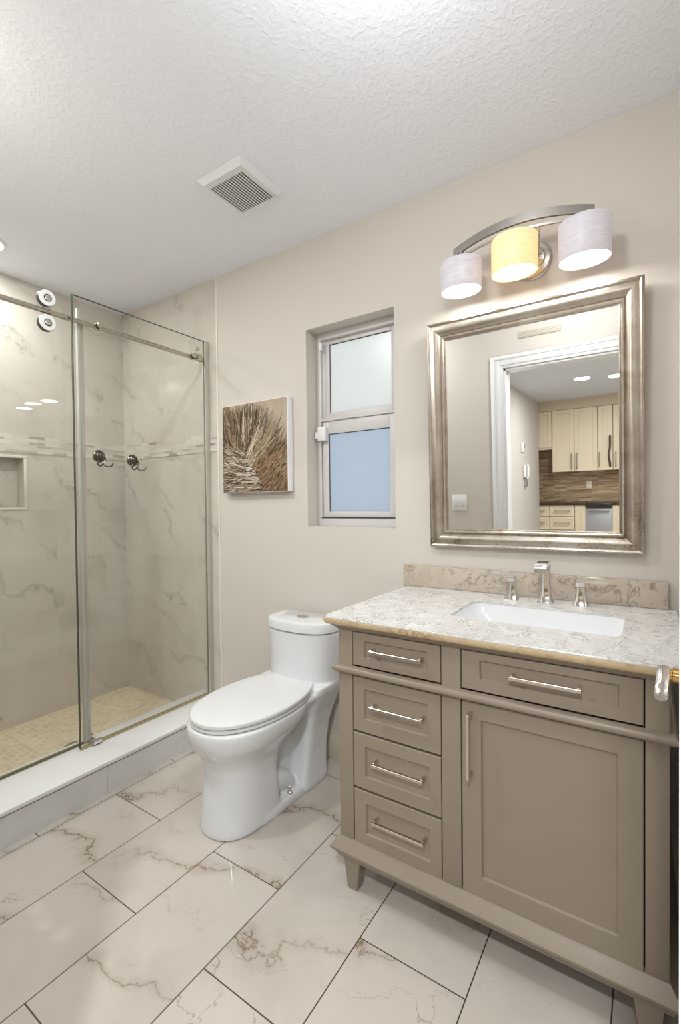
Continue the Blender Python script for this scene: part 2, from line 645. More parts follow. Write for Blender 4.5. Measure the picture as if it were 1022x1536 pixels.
# ================================================================== STRUCTURE
struct(bx('floor', -0.70, XR + .1, YH, 0.02, -0.05, 0, mat=MAT['floor']))
struct(bx('shower_floor', XL - .05, -0.93, YF - .05, 0.02, -0.05, 0.0, mat=MAT['pan']))
struct(bx('ceiling', XL - .15, XR + .15, YF - .12, 0.15, ZC, ZC + .1, mat=MAT['ceil']))
TE = -0.775        # where the tiled wall ends
wb = bx('wall_back', TE, XR + .1, 0, 0.13, -0.05, ZC, mat=MAT['paint'])
WX0, WX1, WZ0, WZ1 = -0.136, 0.357, 1.139, 2.124
cut(wb, lambda b: box(b, WX0, WX1, -0.1, 0.3, WZ0, WZ1))
struct(wb)
struct(bx('wall_shower_back', XL - .1, TE - .012, -0.0, 0.13, -0.05, ZC, mat=MAT['walltile_b']))
struct(bx('trim_tile_edge', TE - .012, TE, -0.004, 0.13, -0.05, ZC, mat=simple('tile_edge_trim', (224, 217, 205), 0.35)))
wl = bx('wall_left', XL - .13, XL, YF - .12, 0, -0.05, ZC, mat=MAT['walltile_l'])
NY0, NY1, NZ0, NZ1 = -1.02, -0.625, 1.25, 1.535
cut(wl, lambda b: box(b, XL - .09, XL + .1, NY0, NY1, NZ0, NZ1))
struct(wl)
b = bmesh.new()
for a in ((NY0 - .014, NY1 + .014, NZ0 - .014, NZ0), (NY0 - .014, NY1 + .014, NZ1, NZ1 + .014), (NY0 - .014, NY0, NZ0, NZ1), (NY1, NY1 + .014, NZ0, NZ1)):
    box(b, XL - .001, XL + .004, *a, .001)
struct(obj('trim_niche', b, simple('niche_trim', (226, 220, 208), 0.3)))
struct(bx('trim_mosaic_back', XL + .004, TE - .012, -0.004, 0, 1.566, 1.667, mat=MAT['band_b']))
struct(bx('trim_mosaic_left', XL, XL + .004, YF, 0, 1.566, 1.667, mat=MAT['band_l']))
struct(bx('wall_right', XR, XR + .1, YF, 0, -0.05, ZC, mat=MAT['paint']))
DX0, DX1, DZ = 0.450, 1.347, 2.105
wf = bx('wall_front', XL, 2.6, YH, YF, -0.05, ZC, mat=MAT['paint'])
cut(wf, lambda b: box(b, DX0, DX1, YH - .1, YF + .1, -0.1, DZ))
struct(wf)
# door casing, bathroom side: stepped moulding
for y0, s in ((YF, 1), (YH, -1)):
    b = bmesh.new()
    for t0, t1, h in ((0.0, .085, .012), (.02, .085, .017), (.06, .085, .022)):
        ya, yb = sorted((y0, y0 + s * h))
        box(b, DX0 - t1, DX0 - t0, ya, yb, 0, DZ + t1, .002)
        box(b, DX1 + t0, DX1 + t1, ya, yb, 0, DZ + t1, .002)
        box(b, DX0 - t0, DX1 + t0, ya, yb, DZ + t0, DZ + t1, .002)
    struct(obj('trim_door_casing', b, MAT['white']))
b = bmesh.new()
box(b, DX0, DX0 + .015, YH, YF, 0, DZ, .001)
box(b, DX1 - .004, DX1, YH, YF - .045, 0, DZ, .001)
box(b, DX0, DX1, YH, YF, DZ - .015, DZ, .001)
struct(obj('trim_door_jamb', b, MAT['white']))


def baseboard(name, x0, x1, y0, s, mat):
    b = bmesh.new()
    for d, z in ((.014, .105), (.009, .135), (.012, .118)):
        ya, yb = sorted((y0, y0 + s * d))
        box(b, x0, x1, ya, yb, 0, z, .002)
    return struct(obj(name, b, mat))


baseboard('baseboard_back', TE, XR, 0, -1, simple('baseboard_paint', (214, 203, 184), 0.4))
baseboard('baseboard_front', -.66, DX0 - .09, YF, 1, MAT['white'])
# curb
b = bmesh.new()
box(b, -0.945, -0.668, YF, 0, 0, .118)
struct(obj('trim_curb', b, MAT['curb']))
b = bmesh.new()
box(b, -0.95, -0.660, YF, -0.001, .124, .142, .003)
struct(obj('trim_curb_top', b, MAT['slab']))
struct(bx('trim_curb_shadow_gap', -0.947, -0.668, YF, -0.001, .118, .124, mat=MAT['gasket_and_gap']))  # dark strip stands in for the shadow gap under the slab

# hall and kitchen seen in the mirror
XC, YK = 0.0, -5.33
struct(bx('floor_hall', -1.0, 3.3, -6.2, YH, -0.05, -0.001, mat=MAT['floor']))
struct(bx('ceiling_hall', -1.0, 3.3, -6.2, YH, ZH, ZH + .1, mat=simple('smooth_ceiling', (214, 217, 224), 0.8)))
struct(bx('wall_hall_left', XC - .12, XC, YK + .002, YH, -0.05, ZH, mat=MAT['hallpaint']))
struct(bx('wall_hall_right', 3.2, 3.3, -6.2, YH, -0.05, ZH, mat=MAT['hallpaint']))
struct(bx('wall_kitchen_back', -1.0, 3.3, -6.0, -5.63, -0.05, ZH, mat=MAT['hallpaint']))
struct(bx('wall_kitchen_left', -1.0, -.9, -5.63, YH, -0.05, ZH, mat=MAT['hallpaint']))
struct(bx('wall_hall_front', 2.6, 3.3, YH - .0, YF, -0.05, ZC, mat=MAT['hallpaint']))
b = bmesh.new()
box(b, -.88, 3.2, -5.63, YK - .015, 2.235, ZH)
struct(obj('trim_soffit', b, simple('soffit_paint', (206, 192, 168), 0.6)))
# corner bead / pilaster of the hall wall
b = bmesh.new()
box(b, XC, XC + .02, -2.9, YH, 0, ZH, .003)
struct(obj('trim_hall_pilaster', b, MAT['hallpaint']))

# ================================================================== WINDOW
win = thing('window_1', None, None, ((WX0 + WX1) / 2, 0.1, WZ0))
win['kind'] = 'structure'
win['label'] = 'small white vinyl sash window with frosted panes in the back wall'
FX0, FX1 = WX0, WX1
b = bmesh.new()      # outer frame
t = 0.030
for a in ((FX0, FX0 + t, WZ0, WZ1), (FX1 - t, FX1, WZ0, WZ1), (FX0 + t, FX1 - t, WZ1 - .034, WZ1), (FX0 + t, FX1 - t, WZ0, WZ0 + .045)):
    box(b, a[0], a[1], .082, .128, a[2], a[3], .002)
box(b, FX0 + t, FX0 + t + .012, .100, .126, WZ0 + .045, WZ1 - .034, .001)   # track lip
obj('window_frame', b, MAT['vinyl'], win)
b = bmesh.new()      # upper sash, further out
x0, x1, z0, z1 = FX0 + .036, FX1 - .036, 1.665, WZ1 - .03
for a in ((x0, x0 + .032, z0, z1), (x1 - .032, x1, z0, z1), (x0 + .032, x1 - .032, z1 - .026, z1), (x0 + .032, x1 - .032, z0, z0 + .052)):
    box(b, a[0], a[1], .106, .126, a[2], a[3], .0015)
us = obj('upper_sash', b, MAT['vinyl'], win)
b = bmesh.new()
box(b, x0 + .03, x1 - .03, .114, .118, z0 + .05, z1 - .024)
p = obj('pane', b, MAT['pane_hi'], us)
b = bmesh.new()
box(b, x0 + .030, x1 - .03, .1105, .114, z1 - .029, z1 - .025)
box(b, x0 + .0315, x0 + .0345, .1105, .114, z0 + .05, z1 - .026)
obj('glazing_gasket', b, MAT['gasket_and_gap'], us)
b = bmesh.new()      # lower sash, inside
x0, x1, z0, z1 = FX0 + .038, FX1 - .033, 1.184, 1.672
for a in ((x0, x0 + .036, z0, z1), (x1 - .036, x1, z0, z1), (x0 + .036, x1 - .036, z1 - .064, z1), (x0 + .036, x1 - .036, z0, z0 + .028)):
    box(b, a[0], a[1], .084, .104, a[2], a[3], .0015)
box(b, x0 - .004, x1, .076, .104, z1 + .0005, z1 + .0125, .002)
box(b, x0 + .12, x0 + .20, .073, .084, z1 + .002, z1 + .011, .002)
ls = obj('lower_sash', b, MAT['vinyl'], win)
b = bmesh.new()
box(b, x0 + .034, x1 - .034, .092, .096, z0 + .026, z1 - .062)
obj('pane', b, MAT['pane_lo'], ls)
b = bmesh.new()
box(b, x0 + .0355, x0 + .0385, .088, .092, z0 + .026, z1 - .064)
box(b, x0 + .034, x1 - .034, .088, .092, z1 - .067, z1 - .0635)
box(b, x0 - .01, x1 + .004, .0775, .084, z0 - .004, z0 + .001)
obj('glazing_gasket', b, MAT['gasket_and_gap'], ls)
b = bmesh.new()
box(b, x0 - .012, x0 + .034, .052, .084, 1.572, 1.642, .004)
box(b, x0 - .030, x0 - .012, .056, .076, 1.585, 1.62, .003)
obj('latch', b, MAT['white'], win)
b = bmesh.new()
box(b, FX0 + .026, FX0 + .044, .070, .084, 2.035, 2.075, .003)
obj('sash_stop', b, MAT['white'], win)

# ================================================================== DOOR (open, at the right edge)
ddir = Vector((0.0842, 0.9965, 0)).normalized()
dn = Vector((-ddir.y, ddir.x, 0))
P0 = Vector((1.3088, -1.6, 0))
door = thing('door_1', None, None, (P0.x, P0.y, 0))
door['kind'] = 'structure'
door['label'] = 'white door standing open at the right edge beside the vanity'


def dpt(s, n, z):
    return P0 + ddir * s + dn * n + Vector((0, 0, z))


b = bmesh.new()
quad_prism(b, [dpt(0, 0, .012), dpt(.885, 0, .012), dpt(.885, -.036, .012), dpt(0, -.036, .012)],
           [dpt(0, 0, 2.08), dpt(.885, 0, 2.08), dpt(.885, -.036, 2.08), dpt(0, -.036, 2.08)])
obj('door_leaf', b, MAT['white'], door)
S, ZL = .815, .915
b = bmesh.new()
lathe(b, dpt(S, 0, ZL), dn, [(0, .031), (.006, .031), (.009, .027), (.012, .014), (.028, .0115), (.030, .014), (.040, .014), (.042, .011), (.060, .011)])
h = obj('lever_handle', b, MAT['brass'], door)
b = bmesh.new()
c = dpt(S, .054, ZL)
pth = smooth_path([c + ddir * .014 + Vector((0, 0, .008)), c + ddir * -.012 + Vector((0, 0, .010)), c - ddir * .05 + Vector((0, 0, .002)),
                   c - ddir * .085 + Vector((0, 0, -.012)), c - ddir * .105 + Vector((0, 0, -.012))], 5)
rings = []
for i, q in enumerate(pth):
    d = (pth[min(i + 1, len(pth) - 1)] - pth[max(i - 1, 0)]).normalized()
    nn = d.cross(dn).normalized()
    w = .0105 if 0 < i < len(pth) - 1 else .008
    rings.append([q + dn * w * math.cos(a) * 1.0 + nn * .0042 * math.copysign(abs(math.sin(a)) ** .6, math.sin(a)) for a in [2 * PI * k / 16 for k in range(16)]])
loft(b, rings)
obj('lever_grip', b, MAT['chrome'], h)

# ================================================================== SHOWER ENCLOSURE
XG, XRAIL, XD = -0.860, -0.882, -0.906
sh = thing('shower_enclosure', 'frameless glass shower screen with fixed panel and sliding door on a round rail', 'shower screen', (-0.89, -0.8, .142))
GT = 2.203
b = bmesh.new()
box(b, XG - .005, XG + .005, -0.774, -0.022, .147, GT, .0008, 1)
obj('fixed_panel', b, MAT['glass'], sh)
b = bmesh.new()
box(b, XG - .0052, XG + .0052, -0.7775, -0.7735, .147, GT)
box(b, XG - .0052, XG + .0052, -0.7735, -0.022, GT, GT + .0015)
obj('polished_glass_edge', b, simple('dark_glass_edge', (70, 78, 66), .25), sh)
b = bmesh.new()
box(b, XG - .011, XG - .0058, -0.034, -0.0005, .142, GT + .004, .001)
box(b, XG + .0058, XG + .011, -0.034, -0.0005, .142, GT + .004, .001)
box(b, XG - .0058, XG + .0058, -0.0215, -0.0005, .142, GT + .004)
obj('wall_channel', b, MAT['alu'], sh)
b = bmesh.new()
box(b, XG - .010, XG - .0056, -0.774, -0.036, .1425, .152, .001)
box(b, XG + .0056, XG + .010, -0.774, -0.036, .1425, .152, .001)
obj('bottom_channel', b, simple('warm_sill_seal', (176, 160, 120), .4), sh)
sd = bmesh.new()
box(sd, XD - .005, XD + .005, -1.555, -0.735, .152, 2.165, .0008, 1)
slide = obj('sliding_door', sd, MAT['glass'], sh)
b = bmesh.new()
box(b, XD - .009, XD + .009, -0.7335, -0.718, .150, 2.165, .002)
obj('door_seal', b, MAT['seal'], slide)
b = bmesh.new()
box(b, XD - .012, XD + .004, -0.716, -0.702, .150, 2.10, .002)
obj('strike_profile', b, MAT['alu'], slide)
b = bmesh.new()
box(b, XD - .007, XD + .007, -1.555, -0.735, .1435, .1515, .001)
obj('sweep_seal', b, simple('olive_sweep', (112, 104, 62), .5), slide)
b = bmesh.new()
cyl(b, (XRAIL, -1.597, 2.100), (XRAIL, -0.042, 2.100), .0115, seg=20)
rail = obj('rail', b, MAT['rail'], sh)
b = bmesh.new()
cyl(b, (XRAIL, -0.79, 2.100), (XRAIL, -0.80, 2.100), .0135, seg=20)
obj('rail_joint', b, MAT['rail'], rail)
b = bmesh.new()
lathe(b, (XRAIL, -0.062, 2.100), (0, 1, 0), [(0, .0135), (.012, .0135), (.012, .018), (.022, .018), (.022, .012), (.040, .012), (.041, .020), (.0615, .020)])
obj('wall_bracket', b, MAT['rail'], sh)
for y in (-0.65, -0.105):
    b = bmesh.new()
    lathe(b, (XG - .006, y, 2.100), (-1, 0, 0), [(0, .016), (.01, .016), (.014, .014), (.03, .014)])
    lathe(b, (XG + .0055, y, 2.104), (1, 0, 0), [(0, .015), (.010, .015), (.012, .013)])
    cyl(b, (XRAIL, y - .011, 2.100), (XRAIL, y + .011, 2.100), .016)
    obj('glass_clamp', b, MAT['rail'], sh)
b = bmesh.new()
lathe(b, (XG + .0055, -0.085, 2.145), (1, 0, 0), [(0, .011), (.010, .011), (.011, .008)])
obj('screw_cap', b, MAT['rail'], sh)
b = bmesh.new()
box(b, XG + .0055, XG + .02, -0.088, -0.056, 2.078, 2.118, .006)
obj('end_stop', b, MAT['rail'], sh)
for y in (-0.873, -1.45):
    for z in (2.153, 2.047):
        b = bmesh.new()
        lathe(b, (XD + .0055, y, z), (1, 0, 0), [(0, .014), (.010, .014), (.010, .0345), (.030, .0345), (.032, .0325)], 40)
        w = obj('roller_wheel', b, simple('roller_rim', (52, 50, 46), .4) if not bpy.data.materials.get('roller_rim') else bpy.data.materials['roller_rim'], slide)
        b = bmesh.new()
        lathe(b, (XD + .0378, y, z), (1, 0, 0), [(0, .034), (.003, .034), (.0045, .032)], 40)
        obj('wheel_cap', b, MAT['wheel'], w)
        b = bmesh.new()
        lathe(b, (XD + .0424, y, z), (1, 0, 0), [(0, .016), (.0012, .016)], 32)
        obj('wheel_ring', b, MAT['black'], w)
        b = bmesh.new()
        lathe(b, (XD + .0437, y, z), (1, 0, 0), [(0, .013), (.0015, .013), (.002, .012)], 32)
        obj('wheel_hub', b, MAT['chrome'], w)
b = bmesh.new()
box(b, XD - .016, XG + .022, -0.725, -0.685, .1425, .150, .002)
box(b, XG + .010, XG + .022, -0.725, -0.685, .1425, .168, .002)
box(b, XD - .016, XD - .010, -0.725, -0.685, .1425, .168, .002)
obj('floor_guide', b, MAT['chrome'], sh)

for y, z, lab in ((-0.668, 1.486, 'nickel suction hook on the shower glass nearer the sliding door'),
                  (-0.497, 1.478, 'nickel suction hook on the fixed glass panel nearer the window wall')):
    hk = thing('suction_hook', lab, 'hook', (XG + .006, y, z), 'suction hooks on the shower glass')
    b = bmesh.new()
    lathe(b, (XG + .0055, y, z), (1, 0, 0), [(0, .029), (.003, .0295), (.006, .028), (.010, .021), (.016, .019), (.018, .014), (.024, .012), (.025, .004)], 36)
    obj('suction_cup', b, MAT['hook'], hk)
    b = bmesh.new()
    x = XG + .027
    tube(b, [(x, y + .012, z + .004), (x + .003, y + .018, z - .012), (x + .004, y + .010, z - .032), (x + .010, y - .004, z - .045), (x + .016, y - .020, z - .046), (x + .018, y - .027, z - .035), (x + .016, y - .020, z - .024)], .0034, 10)
    tube(b, [(x, y + .012, z + .002), (x + .003, y + .019, z - .012), (x + .004, y + .012, z - .030), (x + .010, y + .012, z - .044), (x + .020, y + .024, z - .050), (x + .026, y + .036, z - .044), (x + .028, y + .042, z - .032)], .0034, 10)
    obj('double_hook', b, MAT['hook'], hk)

b = bmesh.new()
lathe(b, (-1.205, -0.628, .0005), (0, 0, 1), [(0, .05), (.003, .05), (.004, .046), (.0042, .03)], 32)
tag(obj('shower_drain', b, MAT['nickel']), 'round metal drain in the mosaic shower floor', 'drain')

# ================================================================== TOILET
TX = -0.078
toilet = thing('toilet', 'white one-piece elongated toilet with closed lid between shower and vanity', 'toilet', (TX, -0.40, 0))


def oval(cx, a, yf, yb, z, pf=2.3, pb=3.5, n=48, ym=None):
    """front tip yf (negative), back yb; widest at ym"""
    ym = (yf + yb) / 2 if ym is None else ym
    pts = []
    for i in range(n):
        t = 2 * PI * i / n
        c, s = math.cos(t), math.sin(t)
        if s < 0:
            p, ly = pf, (ym - yf)
        else:
            p, ly = pb, (yb - ym)
        x = a * math.copysign(abs(c) ** (2 / p), c)
        y = ym + ly * math.copysign(abs(s) ** (2 / p), s)
        pts.append(Vector((cx + x, y, z)))
    return pts


b = bmesh.new()
loft(b, [oval(TX, a, yf, yb, z, 2.3, pb, ym=ym) for z, a, yf, yb, pb, ym in (
    (0.0, .126, -.708, -.425, 7, -.55), (.012, .129, -.711, -.420, 7, -.55), (.08, .125, -.704, -.43, 7, -.54), (.20, .123, -.692, -.44, 6, -.54),
    (.255, .127, -.693, -.43, 5, -.53), (.285, .139, -.705, -.42, 4, -.52), (.315, .158, -.726, -.38, 3.5, -.50),
    (.340, .176, -.742, -.32, 3.2, -.49), (.362, .186, -.750, -.27, 3, -.48), (.385, .190, -.753, -.25, 3, -.48), (.408, .190, -.753, -.24, 3, -.48), (.414, .186, -.748, -.24, 3, -.48))])
# deck behind the bowl
loft(b, [oval(TX, a, yf, yb, z, 5, 8) for z, a, yf, yb in ((.33, .10, -.36, -.12), (.37, .15, -.36, -.06), (.40, .168, -.36, -.05), (.414, .166, -.355, -.05))])
# rear column rising into the tank
loft(b, [oval(TX, a, yf, yb, z, 6, 7) for z, a, yf, yb in (
    (0, .146, -.318, -.125), (.02, .148, -.318, -.12), (.06, .140, -.30, -.115), (.15, .130, -.27, -.10), (.24, .132, -.25, -.08), (.31, .146, -.25, -.055),
    (.36, .165, -.26, -.042), (.41, .182, -.27, -.04), (.44, .186, -.255, -.04))])
# tank
loft(b, [oval(TX, a, yf, -.04, z, 2.6, 9, ym=-.10) for z, a, yf in ((.40, .176, -.238), (.43, .182, -.228), (.50, .184, -.224), (.60, .187, -.228), (.664, .188, -.232))])
# low foot between the columns, web and trapway
loft(b, [oval(TX, a, -.58, -.15, z, 8, 8) for z, a in ((0, .136), (.026, .134), (.034, .127))])
box(b, TX - .055, TX + .055, -.47, -.24, .02, .38, .01)
for s in (-1, 1):
    tube(b, [(TX + s * .045, -.47, .13), (TX + s * .062, -.43, .11), (TX + s * .068, -.385, .085), (TX + s * .062, -.345, .05), (TX + s * .055, -.32, .0)], .044, 16)
    tube(b, [(TX + s * .045, -.45, .20), (TX + s * .058, -.41, .25), (TX + s * .06, -.36, .31), (TX + s * .055, -.30, .36)], .038, 16)
bowl = obj('bowl_and_tank', b, MAT['porcelain'], toilet)
md = bowl.modifiers.new('r', 'REMESH')
md.mode = 'VOXEL'
md.voxel_size = 0.0052
md.use_smooth_shade = True
md = bowl.modifiers.new('s', 'SMOOTH')
md.iterations = 7
md.factor = 0.6


def lidshape(a, yf, ycut, z, ym=-.455, bb=.325, n=40):
    pts = []
    # front half (ellipse with pointed-ish nose), from right to left
    for i in range(n + 1):
        t = PI * i / n
        c, s = math.cos(t), math.sin(t)
        pts.append(Vector((TX + a * math.copysign(abs(c) ** (2 / 2.15), c), ym - (ym - yf) * abs(s) ** (2 / 2.15), z)))
    L = ycut - ym
    m = 14
    left = []
    for i in range(1, m + 1):
        y = ym + L * i / m
        x = a * math.sqrt(max(0, 1 - ((y - ym) / bb) ** 2))
        if i == m:
            left.append(Vector((TX - x + .012, y, z)))
        else:
            left.append(Vector((TX - x, y, z)))
    pts += left
    pts += [Vector((2 * TX - p.x, p.y, p.z)) for p in left[::-1]]
    return pts


b = bmesh.new()
loft(b, [lidshape(.182, -.742, -.199, .4165), lidshape(.186, -.746, -.196, .419), lidshape(.186, -.746, -.196, .428), lidshape(.183, -.743, -.198, .430)])
obj('seat', b, MAT['seat'], toilet)
b = bmesh.new()
loft(b, [lidshape(.182, -.742, -.192, .433), lidshape(.188, -.748, -.188, .436), lidshape(.188, -.748, -.188, .447), lidshape(.184, -.744, -.191, .4515), lidshape(.172, -.732, -.20, .4535), lidshape(.12, -.68, -.24, .4545)])
obj('seat_lid', b, MAT['seat'], toilet)
for s in (-1, 1):
    b = bmesh.new()
    box(b, TX + s * .075 - .018, TX + s * .075 + .018, -.186, -.168, .412, .436, .004)
    obj('seat_hinge', b, MAT['seat'], toilet)
b = bmesh.new()
loft(b, [oval(TX, a, yf, -.036, z, 2.6, 9, ym=-.10) for z, a, yf in ((.668, .190, -.234), (.671, .193, -.238), (.700, .193, -.238), (.709, .190, -.235), (.713, .182, -.226), (.7145, .15, -.20))])
obj('tank_lid', b, MAT['porcelain'], toilet)
for s in (-1, 1):
    b = bmesh.new()
    ring = []
    for i in range(25):
        t = PI * i / 24 - PI / 2
        ring.append((.0015 + .030 * math.cos(t) ** 1.0 if True else 0, .024 * math.sin(t)))
    rs = [[Vector((TX + s * r[0] * k, -.125 + r[1] * k, z)) for r in ring] for z, k in ((.7135, 1), (.718, 1), (.7195, .93))]
    loft(b, rs)
    obj('flush_button', b, MAT['nickel'], toilet)
b = bmesh.new()
lathe(b, (TX + .113, -.372, .033), (0, 0, 1), [(0, .013), (.006, .013), (.010, .009), (.011, .004), (.028, .004), (.030, .0025)], 20)
obj('floor_bolt', b, MAT['chrome'], toilet)

# water supply valve behind
b = bmesh.new()
lathe(b, (.150, -0.001, .375), (0, -1, 0), [(0, .022), (.004, .022), (.008, .010), (.04, .010), (.042, .014), (.058, .014)], 20)
cyl(b, (.150, -.05, .375), (.150, -.05, .41), .007)
tube(b, [(.150, -.05, .405), (.148, -.055, .45), (.13, -.06, .50), (.105, -.07, .53)], .005, 10)
tag(obj('supply_valve', b, MAT['chrome']), 'small chrome water supply valve on the wall behind toilet tank', 'valve')

# ================================================================== VANITY
VX0, VX1, VY = 0.460, 1.338, -0.623
van = thing('bathroom_vanity', 'taupe bathroom vanity cabinet with five drawers, one door and bar pulls', 'vanity', ((VX0 + VX1) / 2, -.32, 0))
VM = MAT['vanity']
b = bmesh.new()
# frame members (front face), sides, bottom, back
YB = -.012
box(b, VX0, VX0 + .018, VY + .02, YB, .14, .862, .001)
box(b, VX1 - .018, VX1, VY + .02, YB, .14, .862, .001)
box(b, VX0 + .018, VX1 - .018, VY + .03, YB, .14, .158)
box(b, VX0 + .018, VX1 - .018, YB - .012, YB, .158, .70)
for x0, x1 in ((VX0, .5115), (.8095, .8645), (1.2925, VX1)):
    box(b, x0, x1, VY, VY + .03, .16, .862, .0015)
box(b, .5115, .8095, VY, VY + .03, .848, .862, .001)
box(b, .8645, 1.2925, VY, VY + .03, .848, .862, .001)
obj('carcass', b, VM, van)
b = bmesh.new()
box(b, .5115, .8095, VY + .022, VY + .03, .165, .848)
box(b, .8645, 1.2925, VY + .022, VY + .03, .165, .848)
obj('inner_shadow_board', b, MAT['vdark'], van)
# half round waist moulding around three sides
b = bmesh.new()


def mould(bm, prof, x0, x1, yf, yb):
    """prof (out, z): swept along left side, front, right side"""
    rings = []
    for (px, py, dx, dy) in ((x0, yb, -1, 0), (x0, yf, -1, -1), (x1, yf, 1, -1), (x1, yb, 1, 0)):
        rings.append([Vector((px + dx * o, py + dy * o, z)) for o, z in prof])
    loft(bm, rings)


hp = [(-.002, .708)] + [(.016 * math.cos(a) + .001, .7215 + .0125 * math.sin(a)) for a in [(-PI / 2 + PI * k / 10) for k in range(11)]] + [(-.002, .735)]
mould(b, hp, VX0, VX1, VY, YB)
obj('waist_moulding', b, VM, van)
b = bmesh.new()
mould(b, [(-.012, .176), (.002, .174), (.006, .168), (.022, .148), (.026, .142), (.024, .134), (.012, .122), (.006, .108), (-.012, .108)], VX0, VX1, VY, YB)
obj('base_moulding', b, VM, van)
# counter-supporting cove
b = bmesh.new()
mould(b, [(-.01, .845), (.002, .848), (.006, .853), (.014, .858), (.018, .863), (-.01, .863)], VX0, VX1, VY, YB)
obj('top_moulding', b, VM, van)
for lx, sx in ((VX0 + .008, 1), (VX1 - .008, -1)):
    for ly, sy in ((VY + .004, 1), (-.03, -1)):
        b = bmesh.new()
        T, Bt = .062, .036
        top = [(lx, ly), (lx + sx * T, ly), (lx + sx * T, ly + sy * T), (lx, ly + sy * T)]
        i0 = .012
        bot = [(lx + sx * i0, ly + sy * i0 * .5), (lx + sx * (i0 + Bt), ly + sy * i0 * .5), (lx + sx * (i0 + Bt), ly + sy * (i0 * .5 + Bt)), (lx + sx * i0, ly + sy * (i0 * .5 + Bt))]
        quad_prism(b, [Vector((p[0], p[1], 0)) for p in bot], [Vector((p[0], p[1], .112)) for p in top])
        bmesh.ops.bevel(b, geom=b.edges[:], offset=.0015, segments=2, affect='EDGES')
        obj('leg', b, VM, van)


def shaker(bm, x0, x1, z0, z1, yf, yb, bl, br_, bt, bb_, rec, s):
    """s=-1 front faces -y, panel recessed by rec"""
    ring = lambda a, bq, c, d, y: [Vector((a, y, c)), Vector((bq, y, c)), Vector((bq, y, d)), Vector((a, y, d))]
    e = .0015
    loft(bm, [ring(x0, x1, z0, z1, yb), ring(x0, x1, z0, z1, yf - s * e), ring(x0 + e, x1 - e, z0 + e, z1 - e, yf),
              ring(x0 + bl, x1 - br_, z0 + bb_, z1 - bt, yf), ring(x0 + bl + .003, x1 - br_ - .003, z0 + bb_ + .003, z1 - bt - .003, yf - s * rec)])


def pull(bm, a, c, out, yf, s, r=.0045):
    """bar pull between points a and c (x,z) standing off the face"""
    ax, az = a
    cx, cz = c
    y0, y1 = yf, yf + s * out
    for (x, z) in (a, c):
        ya, yb = sorted((y0, y1))
        box(bm, x - r, x + r, ya, yb, z - r, z + r, .001, 1)
    ya, yb = sorted((y1 - s * r * .0, y1 + s * 2 * r))
    e = .006
    if abs(az - cz) < 1e-6:
        box(bm, min(ax, cx) - e, max(ax, cx) + e, ya, yb, az - r, az + r, .001, 1)
    else:
        box(bm, ax - r, ax + r, ya, yb, min(az, cz) - e, max(az, cz) + e, .001, 1)


YD = VY + .001
G1 = .0022
drawers = [(.7365, .847, .767, .820, .7965, (.587, .755), (.5125, .8085, .555, .767)),
           (.529, .7065, .572, .668, .625, (.590, .757), (.5125, .8085, .554, .768)),
           (.3485, .5265, .389, .486, .450, (.592, .759), (.5125, .8085, .556, .771)),
           (.168, .3455, .208, .305, .2705, (.592, .760), (.5125, .8085, .557, .772)),
           (.7365, .847, .770, .823, .799, (1.001, 1.165), (.8655, 1.2915, .917, 1.242))]
for z0, z1, pz0, pz1, hz, (h0, h1), (x0, x1, px0, px1) in drawers:
    b = bmesh.new()
    shaker(b, x0 + G1, x1 - G1, z0 + G1, z1 - G1, YD, YD + .019, px0 - x0 - G1, x1 - G1 - px1, z1 - G1 - pz1, pz0 - z0 - G1, .007, -1)
    d = obj('drawer', b, VM, van)
    b = bmesh.new()
    pull(b, (h0 + .004, hz), (h1 - .004, hz), .027, YD + .0066, -1)
    obj('bar_pull', b, MAT['nickel'], d)
b = bmesh.new()
shaker(b, .8655 + G1, 1.2915 - G1, .171, .7055, YD, YD + .019, .0525, .050, .045, .056, .007, -1)
dr = obj('cabinet_door', b, VM, van)
b = bmesh.new()
pull(b, (.894, .510), (.894, .675), .027, YD - .0002, -1)
obj('bar_pull', b, MAT['nickel'], dr)

# countertop
SX0, SX1, SY0, SY1 = .768, 1.240, -.455, -.186
b = bmesh.new()
t = bmesh.new()
box(t, .422, 1.378, -.655, -.0015, .8855, .892)
bmesh.ops.bevel(t, geom=[e for e in t.edges if abs(e.verts[0].co.z - e.verts[1].co.z) > .005 and e.verts[0].co.y < -.3], offset=.012, segments=4, affect='EDGES')
bmesh.ops.bevel(t, geom=[e for e in t.edges if all(v.co.z > .891 for v in e.verts)], offset=.003, segments=3, affect='EDGES')
merge(b, t)
ct = obj('countertop', b, MAT['counter'])


def rrect(x0, x1, y0, y1, z, r=.03, n=6):
    pts = []
    for cx, cy, a0 in ((x1 - r, y1 - r, 0), (x0 + r, y1 - r, PI / 2), (x0 + r, y0 + r, PI), (x1 - r, y0 + r, 3 * PI / 2)):
        for k in range(n + 1):
            a = a0 + PI / 2 * k / n
            pts.append(Vector((cx + r * math.cos(a), cy + r * math.sin(a), z)))
    return pts


